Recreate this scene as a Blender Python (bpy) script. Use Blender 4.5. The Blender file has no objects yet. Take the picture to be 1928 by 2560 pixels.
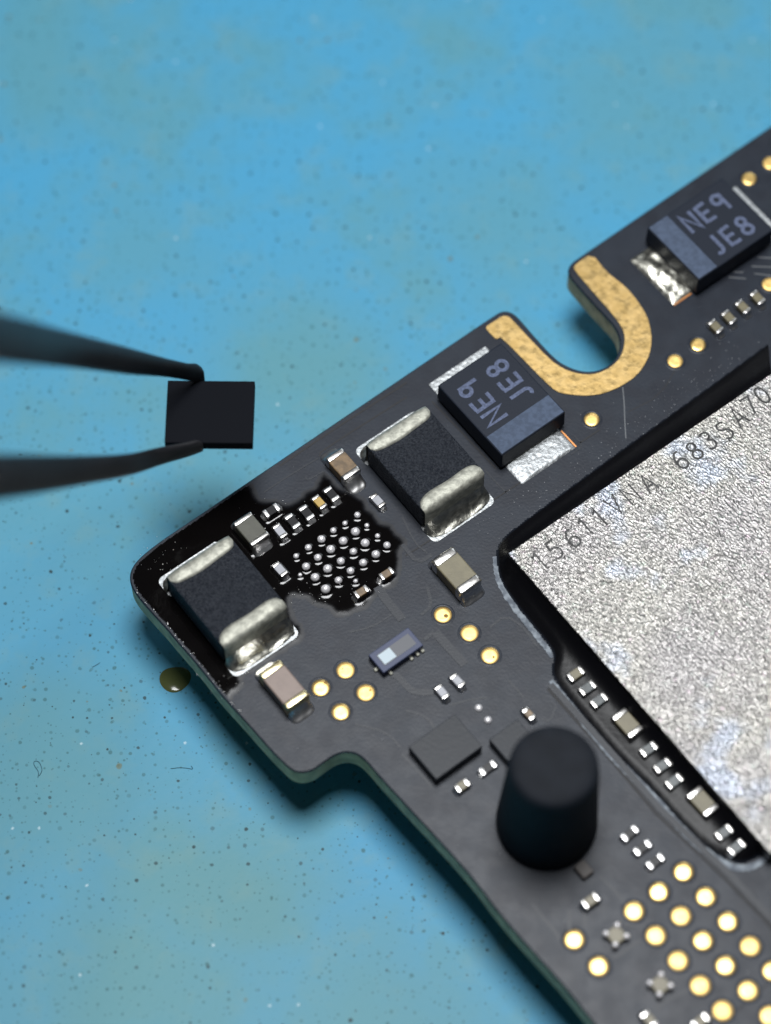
import bpy, bmesh, math, random
import numpy as np
from mathutils import Vector
from mathutils.geometry import tessellate_polygon

# ------------------------------------------------------------------ scale: 1 unit = 1 mm
sc = bpy.context.scene
sc.unit_settings.system = 'METRIC'
sc.unit_settings.scale_length = 0.001
R = math.radians
random.seed(7)
rng = np.random.default_rng(7)

# ------------------------------------------------------------------ camera
TILT = R(28.0)          # lens axis away from straight down
FPX = 7000.0            # focal length in photograph pixels (1928 x 2560)
DIST = 93.3             # mm from lens to the board
TOP = 3.20              # upper face of the board above the mat
BOT = 2.30              # lower face of the board (parts on its underside hold it up)
CT, ST = math.cos(TILT), math.sin(TILT)
CAM = Vector((0, -DIST * ST, TOP + DIST * CT))
cd = bpy.data.cameras.new('camera')
cam = bpy.data.objects.new('camera', cd)
sc.collection.objects.link(cam)
cam.location = CAM
cam.rotation_euler = (TILT, 0, 0)
cd.sensor_fit = 'VERTICAL'
cd.sensor_height = 90.0
cd.sensor_width = 90.0
cd.lens = FPX / 2560 * 90.0
cd.clip_start = 1.0
cd.clip_end = 2000.0
cd.dof.use_dof = True
cd.dof.focus_distance = 93.0
cd.dof.aperture_fstop = (cd.lens * 1e-3) / (2 * 1.2)
sc.camera = cam

# ------------------------------------------------------------------ world, bench lamp and added fill
w = bpy.data.worlds.new('World')
sc.world = w
w.use_nodes = True
bg = w.node_tree.nodes['Background']
bg.inputs[0].default_value = (0.80, 0.88, 1.0, 1)
bg.inputs[1].default_value = 0.035


def lamp(name, loc, target, size, power, colour):
    l = bpy.data.lights.new(name, 'AREA')
    l.shape = 'DISK'
    l.size = size
    l.energy = power
    l.color = colour
    o = bpy.data.objects.new(name, l)
    sc.collection.objects.link(o)
    o.location = loc
    o.rotation_euler = (Vector(target) - Vector(loc)).to_track_quat('-Z', 'Y').to_euler()
    return o


lamp('bench_lamp', (2, 12, 128), (0, 4, 0), 52, 180000, (0.97, 0.985, 1.0))
lamp('wide_fill', (60, 190, 110), (0, 10, 0), 90, 60000, (0.86, 0.94, 1.0))  # unseen soft fill, added to lift the overall light level

sc.view_settings.view_transform = 'Standard'
sc.view_settings.look = 'None'
sc.view_settings.exposure = 0.0
sc.view_settings.gamma = 1.0
sc.view_settings.use_curve_mapping = False

PHI = R(37.7)                 # long edge of the board against the picture's horizontal
U = Vector((math.cos(PHI), math.sin(PHI)))
V = Vector((math.sin(PHI), -math.cos(PHI)))
AX = {'u': PHI, 'v': PHI - math.pi / 2}


def P(px, py, z=TOP):
    """place on the horizontal plane z that lies under a spot of the photograph"""
    xr, yr = (px - 964.0) / FPX, (1280.0 - py) / FPX
    d = Vector((xr, yr * CT + ST, yr * ST - CT))
    t = (z - CAM.z) / d.z
    return Vector((CAM.x + d.x * t, CAM.y + d.y * t, z))


# ------------------------------------------------------------------ materials
class NT:
    def __init__(s, m):
        m.use_nodes = True
        s.t = m.node_tree
        s.n = s.t.nodes
        s.b = s.n['Principled BSDF']
        s.pos = s.n.new('ShaderNodeNewGeometry').outputs['Position']

    def link(s, a, b):
        s.t.links.new(a, b)

    def setv(s, sock, v):
        if hasattr(v, 'is_linked') or hasattr(v, 'links'):
            s.link(v, sock)
        elif isinstance(v, (tuple, list)) and len(v) == 3 and sock.type == 'RGBA':
            sock.default_value = (*v, 1)
        else:
            sock.default_value = v

    def scale(s, vec):
        n = s.n.new('ShaderNodeMapping')
        s.link(s.pos, n.inputs[0])
        n.inputs['Scale'].default_value = vec
        return n

    def noise(s, scale, detail=3, rough=0.5, vec=None, out=0):
        n = s.n.new('ShaderNodeTexNoise')
        s.link(vec or s.pos, n.inputs['Vector'])
        n.inputs['Scale'].default_value = scale
        n.inputs['Detail'].default_value = detail
        n.inputs['Roughness'].default_value = rough
        return n.outputs[out]

    def voro(s, scale, vec=None, feature='F1'):
        n = s.n.new('ShaderNodeTexVoronoi')
        n.feature = feature
        n.voronoi_dimensions = '2D'
        s.link(vec or s.pos, n.inputs['Vector'])
        n.inputs['Scale'].default_value = scale
        return n

    def math(s, op, a, b=0.0, c=0.0, clamp=False):
        n = s.n.new('ShaderNodeMath')
        n.operation = op
        n.use_clamp = clamp
        s.setv(n.inputs[0], a)
        s.setv(n.inputs[1], b)
        if len(n.inputs) > 2:
            s.setv(n.inputs[2], c)
        return n.outputs[0]

    def ramp(s, f, lo, hi, a=0.0, b=1.0):
        n = s.n.new('ShaderNodeMapRange')
        n.interpolation_type = 'SMOOTHSTEP'
        for i, v in enumerate((f, lo, hi, a, b)):
            s.setv(n.inputs[i], v)
        return n.outputs[0]

    def mix(s, f, a, b):
        n = s.n.new('ShaderNodeMix')
        n.data_type = 'RGBA'
        s.setv(n.inputs[0], f)
        s.setv(n.inputs[6], a)
        s.setv(n.inputs[7], b)
        return n.outputs[2]

    def sep(s, c):
        n = s.n.new('ShaderNodeSeparateColor')
        s.link(c, n.inputs[0])
        return n.outputs

    def bump(s, h, strength, dist):
        n = s.n.new('ShaderNodeBump')
        n.inputs['Strength'].default_value = strength
        n.inputs['Distance'].default_value = dist
        s.link(h, n.inputs['Height'])
        s.link(n.outputs[0], s.b.inputs['Normal'])

    def put(s, **k):
        names = dict(base='Base Color', rough='Roughness', metal='Metallic', spec='Specular IOR Level', coat='Coat Weight', coatr='Coat Roughness', trans='Transmission Weight', ior='IOR')
        for a, v in k.items():
            s.setv(s.b.inputs[names[a]], v)


def mat(name, base, rough=0.5, metal=0.0, spec=0.5, var=0.0, vscale=4.0, bump=0.0, bscale=20.0, bdist=0.02, detail=3, rvar=0.0, coat=0.0, base2=None):
    m = bpy.data.materials.new(name)
    t = NT(m)
    t.put(base=base, rough=rough, metal=metal, spec=spec)
    if coat:
        t.put(coat=coat, coatr=0.06)
    if var or base2:
        n = t.noise(vscale, 4)
        b2 = base2 or tuple(c * (1 - var) for c in base)
        t.put(base=t.mix(t.ramp(n, 0.35, 0.65), base, b2))
    if rvar:
        t.put(rough=t.ramp(t.noise(vscale * 1.7, 3), 0.3, 0.7, rough - rvar, rough + rvar))
    if bump:
        t.bump(t.noise(bscale, detail), bump, bdist)
    return m


M = {}
M['mask'] = mat('solder_mask_black', (0.010, 0.014, 0.024), 0.43, 0, 0.32, base2=(0.014, 0.020, 0.032), vscale=1.2, bump=0.22, bscale=11, bdist=0.02, detail=6, rvar=0.025)
M['mask_line'] = mat('solder_mask_over_copper', (0.019, 0.023, 0.031), 0.42, 0, 0.36, bump=0.2, bscale=14)
M['groove'] = mat('mask_groove', (0.006, 0.006, 0.008), 0.6)
M['fr4'] = mat('glass_epoxy_edge', (0.78, 0.53, 0.29), 0.65, 0, 0.4, var=0.35, vscale=2.0, bump=0.4, bscale=12)
M['gold'] = mat('gold_plating', (0.57, 0.40, 0.17), 0.44, 1.0, base2=(0.49, 0.335, 0.13), vscale=3.0, bump=0.32, bscale=5, bdist=0.03, detail=6, rvar=0.10)
M['goldpad'] = mat('gold_test_pad', (0.90, 0.62, 0.225), 0.42, 1.0, var=0.22, vscale=6, bump=0.22, bscale=8, bdist=0.02, detail=5)
_t = M['goldpad'].node_tree
_oi = _t.nodes.new('ShaderNodeObjectInfo')
_mr = _t.nodes.new('ShaderNodeMapRange')
_mr.inputs[3].default_value, _mr.inputs[4].default_value = 0.34, 0.52
_t.links.new(_oi.outputs['Random'], _mr.inputs[0])
_t.links.new(_mr.outputs[0], _t.nodes['Principled BSDF'].inputs['Roughness'])
M['probe'] = mat('probe_mark', (0.16, 0.09, 0.02), 0.5, 0.6)
M['copper'] = mat('bare_copper', (0.72, 0.32, 0.12), 0.4, 1.0)
M['solder'] = mat('solder', (0.66, 0.65, 0.57), 0.36, 1.0, var=0.3, vscale=4, bump=0.5, bscale=5, bdist=0.05, detail=5, rvar=0.08)
M['soldershiny'] = mat('shiny_solder', (0.86, 0.85, 0.84), 0.34, 1.0, bump=0.12, bscale=8)
M['ball'] = mat('solder_ball', (0.95, 0.93, 0.95), 0.34, 0.5)
M['tin'] = mat('tinned_pad', (0.46, 0.48, 0.49), 0.48, 1.0, var=0.3, vscale=9, bump=0.6, bscale=7, bdist=0.05, detail=6)
M['flap'] = mat('plated_terminal', (0.50, 0.50, 0.43), 0.58, 0.6, var=0.35, vscale=5, bump=0.6, bscale=9, bdist=0.03, detail=5)
M['end'] = mat('capacitor_end_plating', (0.80, 0.78, 0.75), 0.28, 1.0, var=0.2, vscale=7, bump=0.25, bscale=9)
M['endgold'] = mat('warm_end_plating', (0.80, 0.70, 0.42), 0.30, 1.0, var=0.2, vscale=7, bump=0.25, bscale=9)
M['ferrite'] = mat('ferrite_black', (0.010, 0.013, 0.020), 0.5, 0, 0.24, base2=(0.030, 0.035, 0.045), vscale=15, bump=1.0, bscale=10, bdist=0.13, detail=4)
M['tantalum'] = mat('moulded_black', (0.013, 0.018, 0.030), 0.5, 0, 0.2, bump=0.25, bscale=16, bdist=0.02)
M['tbar'] = mat('polarity_print', (0.082, 0.112, 0.175), 0.6, 0, 0.2, var=0.25, vscale=7, bump=0.3, bscale=10)
M['tink'] = mat('laser_mark', (0.13, 0.16, 0.26), 0.6, 0, 0.2, var=0.35, vscale=10, bump=0.4, bscale=20)
M['beige'] = mat('ceramic_khaki', (0.20, 0.175, 0.105), 0.42, var=0.15, vscale=3, bump=0.1)
M['mauve'] = mat('ceramic_mauve', (0.25, 0.185, 0.155), 0.42, var=0.12, vscale=3, bump=0.1)
M['olive'] = mat('ceramic_dark_olive', (0.085, 0.085, 0.066), 0.35, var=0.15, vscale=3, bump=0.1)
M['brown'] = mat('ceramic_brown', (0.23, 0.15, 0.075), 0.4, var=0.45, vscale=4, bump=0.1)
M['ochre'] = mat('ceramic_ochre', (0.52, 0.34, 0.08), 0.4, var=0.1)
M['grey'] = mat('ceramic_grey', (0.42, 0.43, 0.47), 0.4, var=0.1)
M['coated'] = mat('epoxy_coated_ceramic', (0.12, 0.135, 0.14), 0.25, var=0.3, vscale=6)
M['resist'] = mat('resistor_black', (0.010, 0.010, 0.012), 0.35, 0, 0.25)
M['rubber'] = mat('rubber_black', (0.014, 0.017, 0.023), 0.7, 0, 0.15, var=0.2, vscale=1.5, bump=0.2, bscale=8)
M['silicon'] = mat('flip_chip_slate', (0.013, 0.017, 0.024), 0.42, 0, 0.28, bump=0.2, bscale=10)
M['blue'] = mat('sensor_blue', (0.026, 0.040, 0.105), 0.45)
M['window'] = mat('sensor_window', (0.085, 0.09, 0.105), 0.4)
M['pale'] = mat('pale_contact', (0.50, 0.60, 0.66), 0.45)
M['package'] = mat('package_black', (0.008, 0.008, 0.009), 0.35)
M['frost'] = mat('frosted_residue', (0.27, 0.31, 0.35), 0.6, 0, 0.5, base2=(0.09, 0.11, 0.14), vscale=4, bump=0.7, bscale=12, detail=5)
M['mark'] = mat('chip_laser_text', (0.16, 0.16, 0.155), 0.5, 0.8, var=0.4, vscale=6, bump=0.6, bscale=8)
M['tab'] = mat('tab_brown', (0.055, 0.045, 0.040), 0.5)
M['tweezer'] = mat('tweezer_dark_steel', (0.030, 0.030, 0.034), 0.46, 0.35, 0.5, var=0.3, vscale=0.8, bump=0.15, bscale=4)
M['heldchip'] = mat('chip_gloss_black', (0.004, 0.005, 0.008), 0.5, 0, 0.05, bump=0.05, bscale=6)
M['dust'] = mat('pale_dust', (0.45, 0.46, 0.48), 0.6)
M['fibre'] = mat('dark_fibre', (0.02, 0.10, 0.14), 0.6)
M['scratch'] = mat('scratch', (0.16, 0.17, 0.18), 0.5)

m = bpy.data.materials.new('wet_flux')
t = NT(m)
t.put(base=t.mix(t.ramp(t.noise(1.6, 4), 0.45, 0.7), (0.0025, 0.002, 0.002), (0.009, 0.007, 0.006)), rough=0.07, spec=0.5)
t.bump(t.noise(3.5, 3), 0.16, 0.02)
M['flux'] = m


def film(t_, thick_rough, thin_rough, thick_col, thin_col):
    a_ = t_.n.new('ShaderNodeAttribute')
    a_.attribute_name = 'film'
    f_ = t_.ramp(t_.math('ADD', a_.outputs['Fac'], t_.math('MULTIPLY_ADD', t_.noise(2.2, 4, 0.6), 0.4, -0.2)), 0.08, 0.80)
    t_.put(rough=t_.math('MULTIPLY_ADD', f_, thick_rough - thin_rough, thin_rough), base=t_.mix(f_, thin_col, thick_col))


film(t, 0.07, 0.42, (0.003, 0.0025, 0.0025), (0.010, 0.012, 0.017))
t.put(spec=0.36)
m = M['underfill'] = bpy.data.materials.new('underfill_epoxy')
t = NT(m)
film(t, 0.34, 0.44, (0.003, 0.003, 0.004), (0.011, 0.014, 0.021))
t.put(spec=0.16)
t.bump(t.noise(6, 5), 0.25, 0.03)

m = bpy.data.materials.new('flux_amber')
t = NT(m)
t.put(base=(0.085, 0.098, 0.035), rough=0.12, spec=0.4)
M['fluxdrop'] = m
M['mark'] = mat('chip_laser_text', (0.07, 0.07, 0.07), 0.55, 0.5, var=0.5, vscale=6, bump=0.6, bscale=8)

# silver chip top: grainy ground metal with stains and faint thin-film tints
m = bpy.data.materials.new('ground_silver_top')
t = NT(m)
mp = t.scale((1, 1, 1))
mp.inputs['Rotation'].default_value = (0, 0, R(48))
sv = t.n.new('ShaderNodeVectorMath')
sv.operation = 'MULTIPLY'
t.link(mp.outputs[0], sv.inputs[0])
sv.inputs[1].default_value = (0.75, 1.35, 1)
grain = t.noise(9.0, 2, 0.45, vec=sv.outputs[0])
tint = t.noise(5.0, 2, 0.5, out=1)
tn = t.sep(tint)
stain_shade = t.noise(0.22, 4)
base = t.mix(t.ramp(stain_shade, 0.40, 0.62), (0.41, 0.392, 0.385), (0.44, 0.425, 0.39))
blue = t.ramp(t.noise(0.45, 4), 0.54, 0.68)
base = t.mix(t.math('MULTIPLY', blue, 0.5), base, (0.48, 0.56, 0.72))
base = t.mix(t.math('MULTIPLY', t.ramp(tn[0], 0.60, 0.75), 0.30), base, (0.75, 0.52, 0.66))
base = t.mix(t.math('MULTIPLY', t.ramp(tn[1], 0.62, 0.75), 0.25), base, (0.55, 0.72, 0.60))
base = t.mix(t.ramp(grain, 0.32, 0.54, 0.34, 0.0), base, (0.16, 0.155, 0.155))
t.put(base=base, rough=0.40, metal=1.0)
t.bump(grain, 1.0, 0.085)
M['silver'] = m

# blue silicone work mat: mottled stains, dark specks, pale lint
m = bpy.data.materials.new('blue_silicone')
t = NT(m)
# soft greenish stains, plus light falloff painted in as darker teal blobs low down
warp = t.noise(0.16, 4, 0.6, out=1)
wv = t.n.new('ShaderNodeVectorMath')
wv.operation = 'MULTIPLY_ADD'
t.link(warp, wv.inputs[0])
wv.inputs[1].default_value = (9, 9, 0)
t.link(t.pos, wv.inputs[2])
stain_shade = t.math('MULTIPLY', t.ramp(t.noise(0.13, 5, 0.62), 0.40, 0.66), 0.62)
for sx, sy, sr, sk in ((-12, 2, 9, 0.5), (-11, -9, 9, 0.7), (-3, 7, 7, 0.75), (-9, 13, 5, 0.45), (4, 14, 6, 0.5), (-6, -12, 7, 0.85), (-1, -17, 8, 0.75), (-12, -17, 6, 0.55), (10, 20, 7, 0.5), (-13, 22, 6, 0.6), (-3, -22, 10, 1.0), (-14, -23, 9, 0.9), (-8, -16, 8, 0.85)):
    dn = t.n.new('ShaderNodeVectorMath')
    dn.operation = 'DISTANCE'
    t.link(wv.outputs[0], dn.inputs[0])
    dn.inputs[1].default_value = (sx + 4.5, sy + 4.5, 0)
    stain_shade = t.math('MAXIMUM', stain_shade, t.ramp(dn.outputs['Value'], 0.5, sr, sk, 0.0))
base = t.mix(stain_shade, (0.062, 0.335, 0.56), (0.112, 0.300, 0.315))
mid = t.ramp(t.noise(0.6, 4, 0.6), 0.50, 0.72)
base = t.mix(t.math('MULTIPLY', mid, 0.24), base, (0.19, 0.33, 0.29))
for scl, frac, lo, hi, colr, op in ((1.7, 0.55, 0.04, 0.15, (0.005, 0.045, 0.055), 1.0), (2.6, 0.50, 0.05, 0.24, (0.02, 0.12, 0.13), 0.75), (3.7, 0.50, 0.06, 0.24, (0.025, 0.13, 0.14), 0.7), (0.9, 0.12, 0.04, 0.12, (0.14, 0.13, 0.03), 0.7)):
    v = t.voro(scl)
    # crack the circle outline with a little noise
    rnd = t.sep(v.outputs['Color'])
    wob = t.math('MULTIPLY_ADD', t.noise(9, 2), 0.10, -0.05)
    d = t.math('ADD', v.outputs['Distance'], wob)
    gate = t.math('LESS_THAN', rnd[0], frac)
    rad = t.math('MULTIPLY_ADD', t.math('POWER', rnd[1], 2.2), hi - lo, lo)
    f = t.ramp(d, t.math('MULTIPLY', rad, 0.55), rad, 1.0, 0.0)
    f = t.math('MULTIPLY', t.math('MULTIPLY', f, gate), t.math('MULTIPLY_ADD', rnd[2], op * 0.6, op * 0.4))
    base = t.mix(f, base, colr)
v = t.voro(1.0)
rnd = t.sep(v.outputs['Color'])
f = t.math('MULTIPLY', t.ramp(t.math('ADD', v.outputs['Distance'], t.math('MULTIPLY_ADD', t.noise(14, 2), 0.12, -0.06)), 0.02, 0.07, 1.0, 0.0), t.math('LESS_THAN', rnd[1], 0.05))
base = t.mix(t.math('MULTIPLY', f, 0.5), base, (0.7, 0.85, 0.9))
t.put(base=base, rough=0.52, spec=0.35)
t.bump(t.noise(3.0, 6, 0.65), 0.22, 0.05)
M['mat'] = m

# ------------------------------------------------------------------ mesh helpers
COL = sc.collection


def link(o, parent=None, loc=None, rz=None):
    COL.objects.link(o)
    if parent is not None:
        o.parent = parent
    if loc is not None:
        o.location = loc
    if rz is not None:
        o.rotation_euler = (0, 0, rz)
    return o


def mesh_from(name, verts, faces, material, smooth=False):
    me = bpy.data.meshes.new(name)
    me.from_pydata([tuple(v) for v in verts], [], [tuple(f) for f in faces])
    me.materials.append(material)
    if smooth:
        me.polygons.foreach_set('use_smooth', [True] * len(me.polygons))
    me.update()
    return me


def mesh_bm(name, bm, material, smooth=False):
    bmesh.ops.recalc_face_normals(bm, faces=bm.faces)
    me = bpy.data.meshes.new(name)
    bm.to_mesh(me)
    bm.free()
    me.materials.append(material)
    if smooth:
        me.polygons.foreach_set('use_smooth', [True] * len(me.polygons))
    return me


def obj(name, me, parent=None, loc=None, rz=None):
    return link(bpy.data.objects.new(name, me), parent, loc, rz)


def box_mesh(name, lx, ly, z0, z1, material, bev=0.03, cx=0, cy=0, seg=2, taper=0.0, smooth=False):
    bm = bmesh.new()
    r = bmesh.ops.create_cube(bm, size=1)
    for v in r['verts']:
        k = 1 - (taper if v.co.z > 0 else 0)
        v.co = Vector((cx + v.co.x * lx * k, cy + v.co.y * ly * k, (z0 + z1) / 2 + v.co.z * (z1 - z0)))
    if bev:
        bmesh.ops.bevel(bm, geom=bm.edges[:], offset=bev, segments=seg, affect='EDGES', profile=0.5)
    return mesh_bm(name, bm, material, smooth)


def chaikin(p, n=2, closed=True):
    for _ in range(n):
        q = []
        m_ = len(p)
        for i in range(m_ if closed else m_ - 1):
            a, b = p[i], p[(i + 1) % m_]
            q += [(a[0] * .75 + b[0] * .25, a[1] * .75 + b[1] * .25), (a[0] * .25 + b[0] * .75, a[1] * .25 + b[1] * .75)]
        if not closed:
            q = [p[0]] + q + [p[-1]]
        p = q
    return p


def area(p):
    return sum(p[i][0] * p[(i + 1) % len(p)][1] - p[(i + 1) % len(p)][0] * p[i][1] for i in range(len(p))) / 2


def inset(p, d):
    """polygon (counter-clockwise) moved inwards by d"""
    q = []
    n = len(p)
    for i in range(n):
        a, b, c = Vector(p[i - 1]), Vector(p[i]), Vector(p[(i + 1) % n])
        e1, e2 = (b - a).normalized(), (c - b).normalized()
        n1, n2 = Vector((-e1.y, e1.x)), Vector((-e2.y, e2.x))
        mm = (n1 + n2)
        mm = mm / max(mm.length, 1e-6)
        k = d / max(0.4, mm.dot(n1))
        q.append((b.x + mm.x * k, b.y + mm.y * k))
    return q


def plate(name, poly, z0, z1, material, chamfer=0.0, side=None):
    """solid plate with the outline poly; the upper edge chamfered"""
    if area(poly) < 0:
        poly = poly[::-1]
    n = len(poly)
    rings = [(poly, z0), (poly, z1 - chamfer)]
    if chamfer:
        rings.append((inset(poly, chamfer), z1))
    verts = [(x, y, z) for p, z in rings for x, y in p]
    faces = []
    for k in range(len(rings) - 1):
        for i in range(n):
            j = (i + 1) % n
            faces.append((k * n + i, k * n + j, (k + 1) * n + j, (k + 1) * n + i))
    top = [(len(rings) - 1) * n + i for i in range(n)]
    bm = bmesh.new()
    vs = [bm.verts.new(v) for v in verts]
    for f in faces:
        bm.faces.new([vs[i] for i in f])
    for a, b, c in tessellate_polygon([[Vector((x, y, 0)) for x, y in rings[-1][0]]]):
        tri = [Vector(rings[-1][0][i]) for i in (a, b, c)]
        up = (tri[1] - tri[0]).cross(tri[2] - tri[0]) > 0
        f3 = (a, b, c) if up else (c, b, a)
        bm.faces.new([vs[top[i]] for i in f3])
        bm.faces.new([vs[i] for i in f3[::-1]])
    me = bpy.data.meshes.new(name)
    bm.to_mesh(me)
    bm.free()
    me.materials.append(material)
    return me


def ribbon_geo(pts, width, z, thick, closed=False, jitter=0.0):
    """flat raised strip along a line; returns verts, faces"""
    n = len(pts)
    L, Rr = [], []
    for i in range(n):
        a = Vector(pts[i - 1]) if (i > 0 or closed) else None
        c = Vector(pts[(i + 1) % n]) if (i < n - 1 or closed) else None
        b = Vector(pts[i])
        e1 = (b - a).normalized() if a is not None else None
        e2 = (c - b).normalized() if c is not None else None
        e1 = e1 or e2
        e2 = e2 or e1
        n1, n2 = Vector((-e1.y, e1.x)), Vector((-e2.y, e2.x))
        mm = n1 + n2
        mm = mm / max(mm.length, 1e-6)
        ww = width[i] if isinstance(width, (list, tuple)) else width
        k = ww / 2 / max(0.55, mm.dot(n1))
        L.append(b + mm * (k + random.uniform(-jitter, jitter)))
        Rr.append(b - mm * (k + random.uniform(-jitter, jitter)))
    verts, faces = [], []
    for p in L:
        verts.append((p.x, p.y, z + thick))
    for p in Rr:
        verts.append((p.x, p.y, z + thick))
    for p in L:
        verts.append((p.x, p.y, z))
    for p in Rr:
        verts.append((p.x, p.y, z))
    for i in range(n if closed else n - 1):
        j = (i + 1) % n
        faces += [(n + i, n + j, j, i), (i, j, 2 * n + j, 2 * n + i), (n + j, n + i, 3 * n + i, 3 * n + j)]
    return verts, faces


def in_poly(px, py, poly):
    ins = np.zeros(px.shape, bool)
    n = len(poly)
    for i in range(n):
        x1, y1 = poly[i]
        x2, y2 = poly[(i + 1) % n]
        if y1 == y2:
            continue
        c = ((y1 > py) != (y2 > py)) & (px < (x2 - x1) * (py - y1) / (y2 - y1) + x1)
        ins ^= c
    return ins


def dist_poly(px, py, poly):
    d = np.full(px.shape, 1e9)
    n = len(poly)
    for i in range(n):
        x1, y1 = poly[i]
        x2, y2 = poly[(i + 1) % n]
        dx, dy = x2 - x1, y2 - y1
        L2 = dx * dx + dy * dy + 1e-12
        tt = np.clip(((px - x1) * dx + (py - y1) * dy) / L2, 0, 1)
        d = np.minimum(d, np.hypot(px - x1 - tt * dx, py - y1 - tt * dy))
    return d


def field_mesh(name, X, Y, Z, keep, material, film_=None):
    ny, nx = X.shape
    idx = -np.ones(X.shape, int)
    k = keep[:-1, :-1] & keep[1:, :-1] & keep[:-1, 1:] & keep[1:, 1:]
    use = np.zeros(X.shape, bool)
    use[:-1, :-1] |= k; use[1:, :-1] |= k; use[:-1, 1:] |= k; use[1:, 1:] |= k
    idx[use] = np.arange(use.sum())
    verts = np.stack([X[use], Y[use], Z[use]], 1)
    I, J = np.nonzero(k)
    faces = np.stack([idx[I, J], idx[I, J + 1], idx[I + 1, J + 1], idx[I + 1, J]], 1)
    me_ = mesh_from(name, verts.tolist(), faces.tolist(), material, True)
    if film_ is not None:
        at = me_.attributes.new('film', 'FLOAT', 'POINT')
        at.data.foreach_set('value', film_[use].astype(np.float32))
    return me_


# ------------------------------------------------------------------ the mat
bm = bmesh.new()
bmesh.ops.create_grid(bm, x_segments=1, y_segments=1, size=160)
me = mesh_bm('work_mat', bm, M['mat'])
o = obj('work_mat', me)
o['kind'] = 'structure'
o['label'] = 'blue speckled silicone work mat under the circuit board'
o['category'] = 'work mat'

# ------------------------------------------------------------------ the board
ROOTZ = BOT
board = link(bpy.data.objects.new('circuit_board', None), None, (0, 0, ROOTZ))
board['label'] = 'black circuit board corner with gold pads, inductors and a silver chip'
board['category'] = 'circuit board'


def B(px, py, h=0.0):
    """board-frame place of a photograph spot at height h over the board's face"""
    p = P(px, py, TOP + h)
    return Vector((p.x, p.y, TOP - ROOTZ))


def B2(px, py, h=0.0):
    p = P(px, py, TOP + h)
    return (p.x, p.y)


ZT = TOP - ROOTZ
left_edge = [(480, 1300), (420, 1340), (372, 1375), (341, 1403), (327, 1427), (325, 1449), (331, 1470), (348, 1495), (379, 1531), (420, 1575), (444, 1605), (478, 1643), (514, 1686), (553, 1737), (603, 1791), (649, 1843), (683, 1881), (711, 1909), (731, 1926), (754, 1932), (781, 1926), (805, 1909), (831, 1890), (852, 1881), (876, 1879), (899, 1887), (920, 1906), (946, 1938), (994, 1990), (1042, 2042), (1090, 2093), (1138, 2146), (1186, 2200), (1244, 2279), (1316, 2362), (1412, 2466), (1479, 2552), (1640, 2740)]
right_far = [(2300, 2900), (2380, 60)]
notch = [(2380, 8), (1928, 316), (1446, 645), (1430, 657), (1421, 672), (1422, 686), (1431, 700), (1470, 744), (1512, 789), (1534, 812), (1548, 838), (1552, 866), (1543, 894), (1521, 916), (1490, 928), (1458, 929), (1422, 918), (1390, 899), (1350, 857), (1312, 813), (1292, 790), (1276, 779), (1258, 777), (1240, 785), (900, 1016)]
outline_px = left_edge + right_far + notch
outline = chaikin([B2(*p) for p in outline_px], 2)
me = plate('substrate', outline, 0, ZT - 0.06, M['fr4'])
obj('substrate', me, board)
me = plate('solder_mask', inset(outline if area(outline) > 0 else outline[::-1], -0.012), ZT - 0.058, ZT, M['mask'], chamfer=0.045)
o = obj('solder_mask', me, board)

# gold ring pad round the screw notch
gold_px = [(1480, 633), (1516, 680), (1565, 717), (1593, 750), (1619, 791), (1630, 836), (1628, 874), (1618, 903), (1594, 939), (1555, 966), (1510, 985), (1468, 991), (1420, 987), (1390, 980), (1360, 953), (1253, 843), (1246, 847), (1240, 849), (1226, 835), (1211, 819), (1233, 805), (1255, 790), (1270, 790), (1283, 801), (1318, 840), (1375, 899), (1405, 920), (1435, 932), (1465, 937), (1495, 934), (1528, 918), (1552, 893), (1562, 860), (1560, 831), (1546, 805), (1522, 776), (1485, 734), (1435, 675), (1435, 666), (1443, 658)]
gp = chaikin([B2(*p) for p in gold_px], 1)
obj('gold_ring_pad', plate('gold_ring_pad', gp, ZT - 0.01, ZT + 0.022, M['gold'], chamfer=0.012), board)['label'] = 'worn gold horseshoe pad round the notch'

# ------------------------------------------------------------------ round gold test pads
pad_me = {}


def disc_mesh(r, z0, z1, material, seg=28, bev=0.012):
    bm = bmesh.new()
    rings = [(r, z0), (r, z1 - bev), (r - bev, z1), (r * 0.55, z1 + 0.0006)]
    vs = [[bm.verts.new((a * math.cos(2 * math.pi * i / seg), a * math.sin(2 * math.pi * i / seg), z)) for i in range(seg)] for a, z in rings]
    for k in range(len(rings) - 1):
        for i in range(seg):
            bm.faces.new((vs[k][i], vs[k][(i + 1) % seg], vs[k + 1][(i + 1) % seg], vs[k + 1][i]))
    bm.faces.new(vs[-1])
    return mesh_bm('test_pad', bm, material, True)


def ring_mesh(r0, r1, z, h, material, seg=28):
    bm = bmesh.new()
    rings = [(r0, z), (r0 + (r1 - r0) * .3, z + h), (r0 + (r1 - r0) * .6, z + h), (r1, z)]
    vs = [[bm.verts.new((a * math.cos(2 * math.pi * i / seg), a * math.sin(2 * math.pi * i / seg), zz)) for i in range(seg)] for a, zz in rings]
    for k in range(3):
        for i in range(seg):
            bm.faces.new((vs[k][i], vs[k][(i + 1) % seg], vs[k + 1][(i + 1) % seg], vs[k + 1][i]))
    return mesh_bm('mask_lip', bm, material, True)


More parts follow.
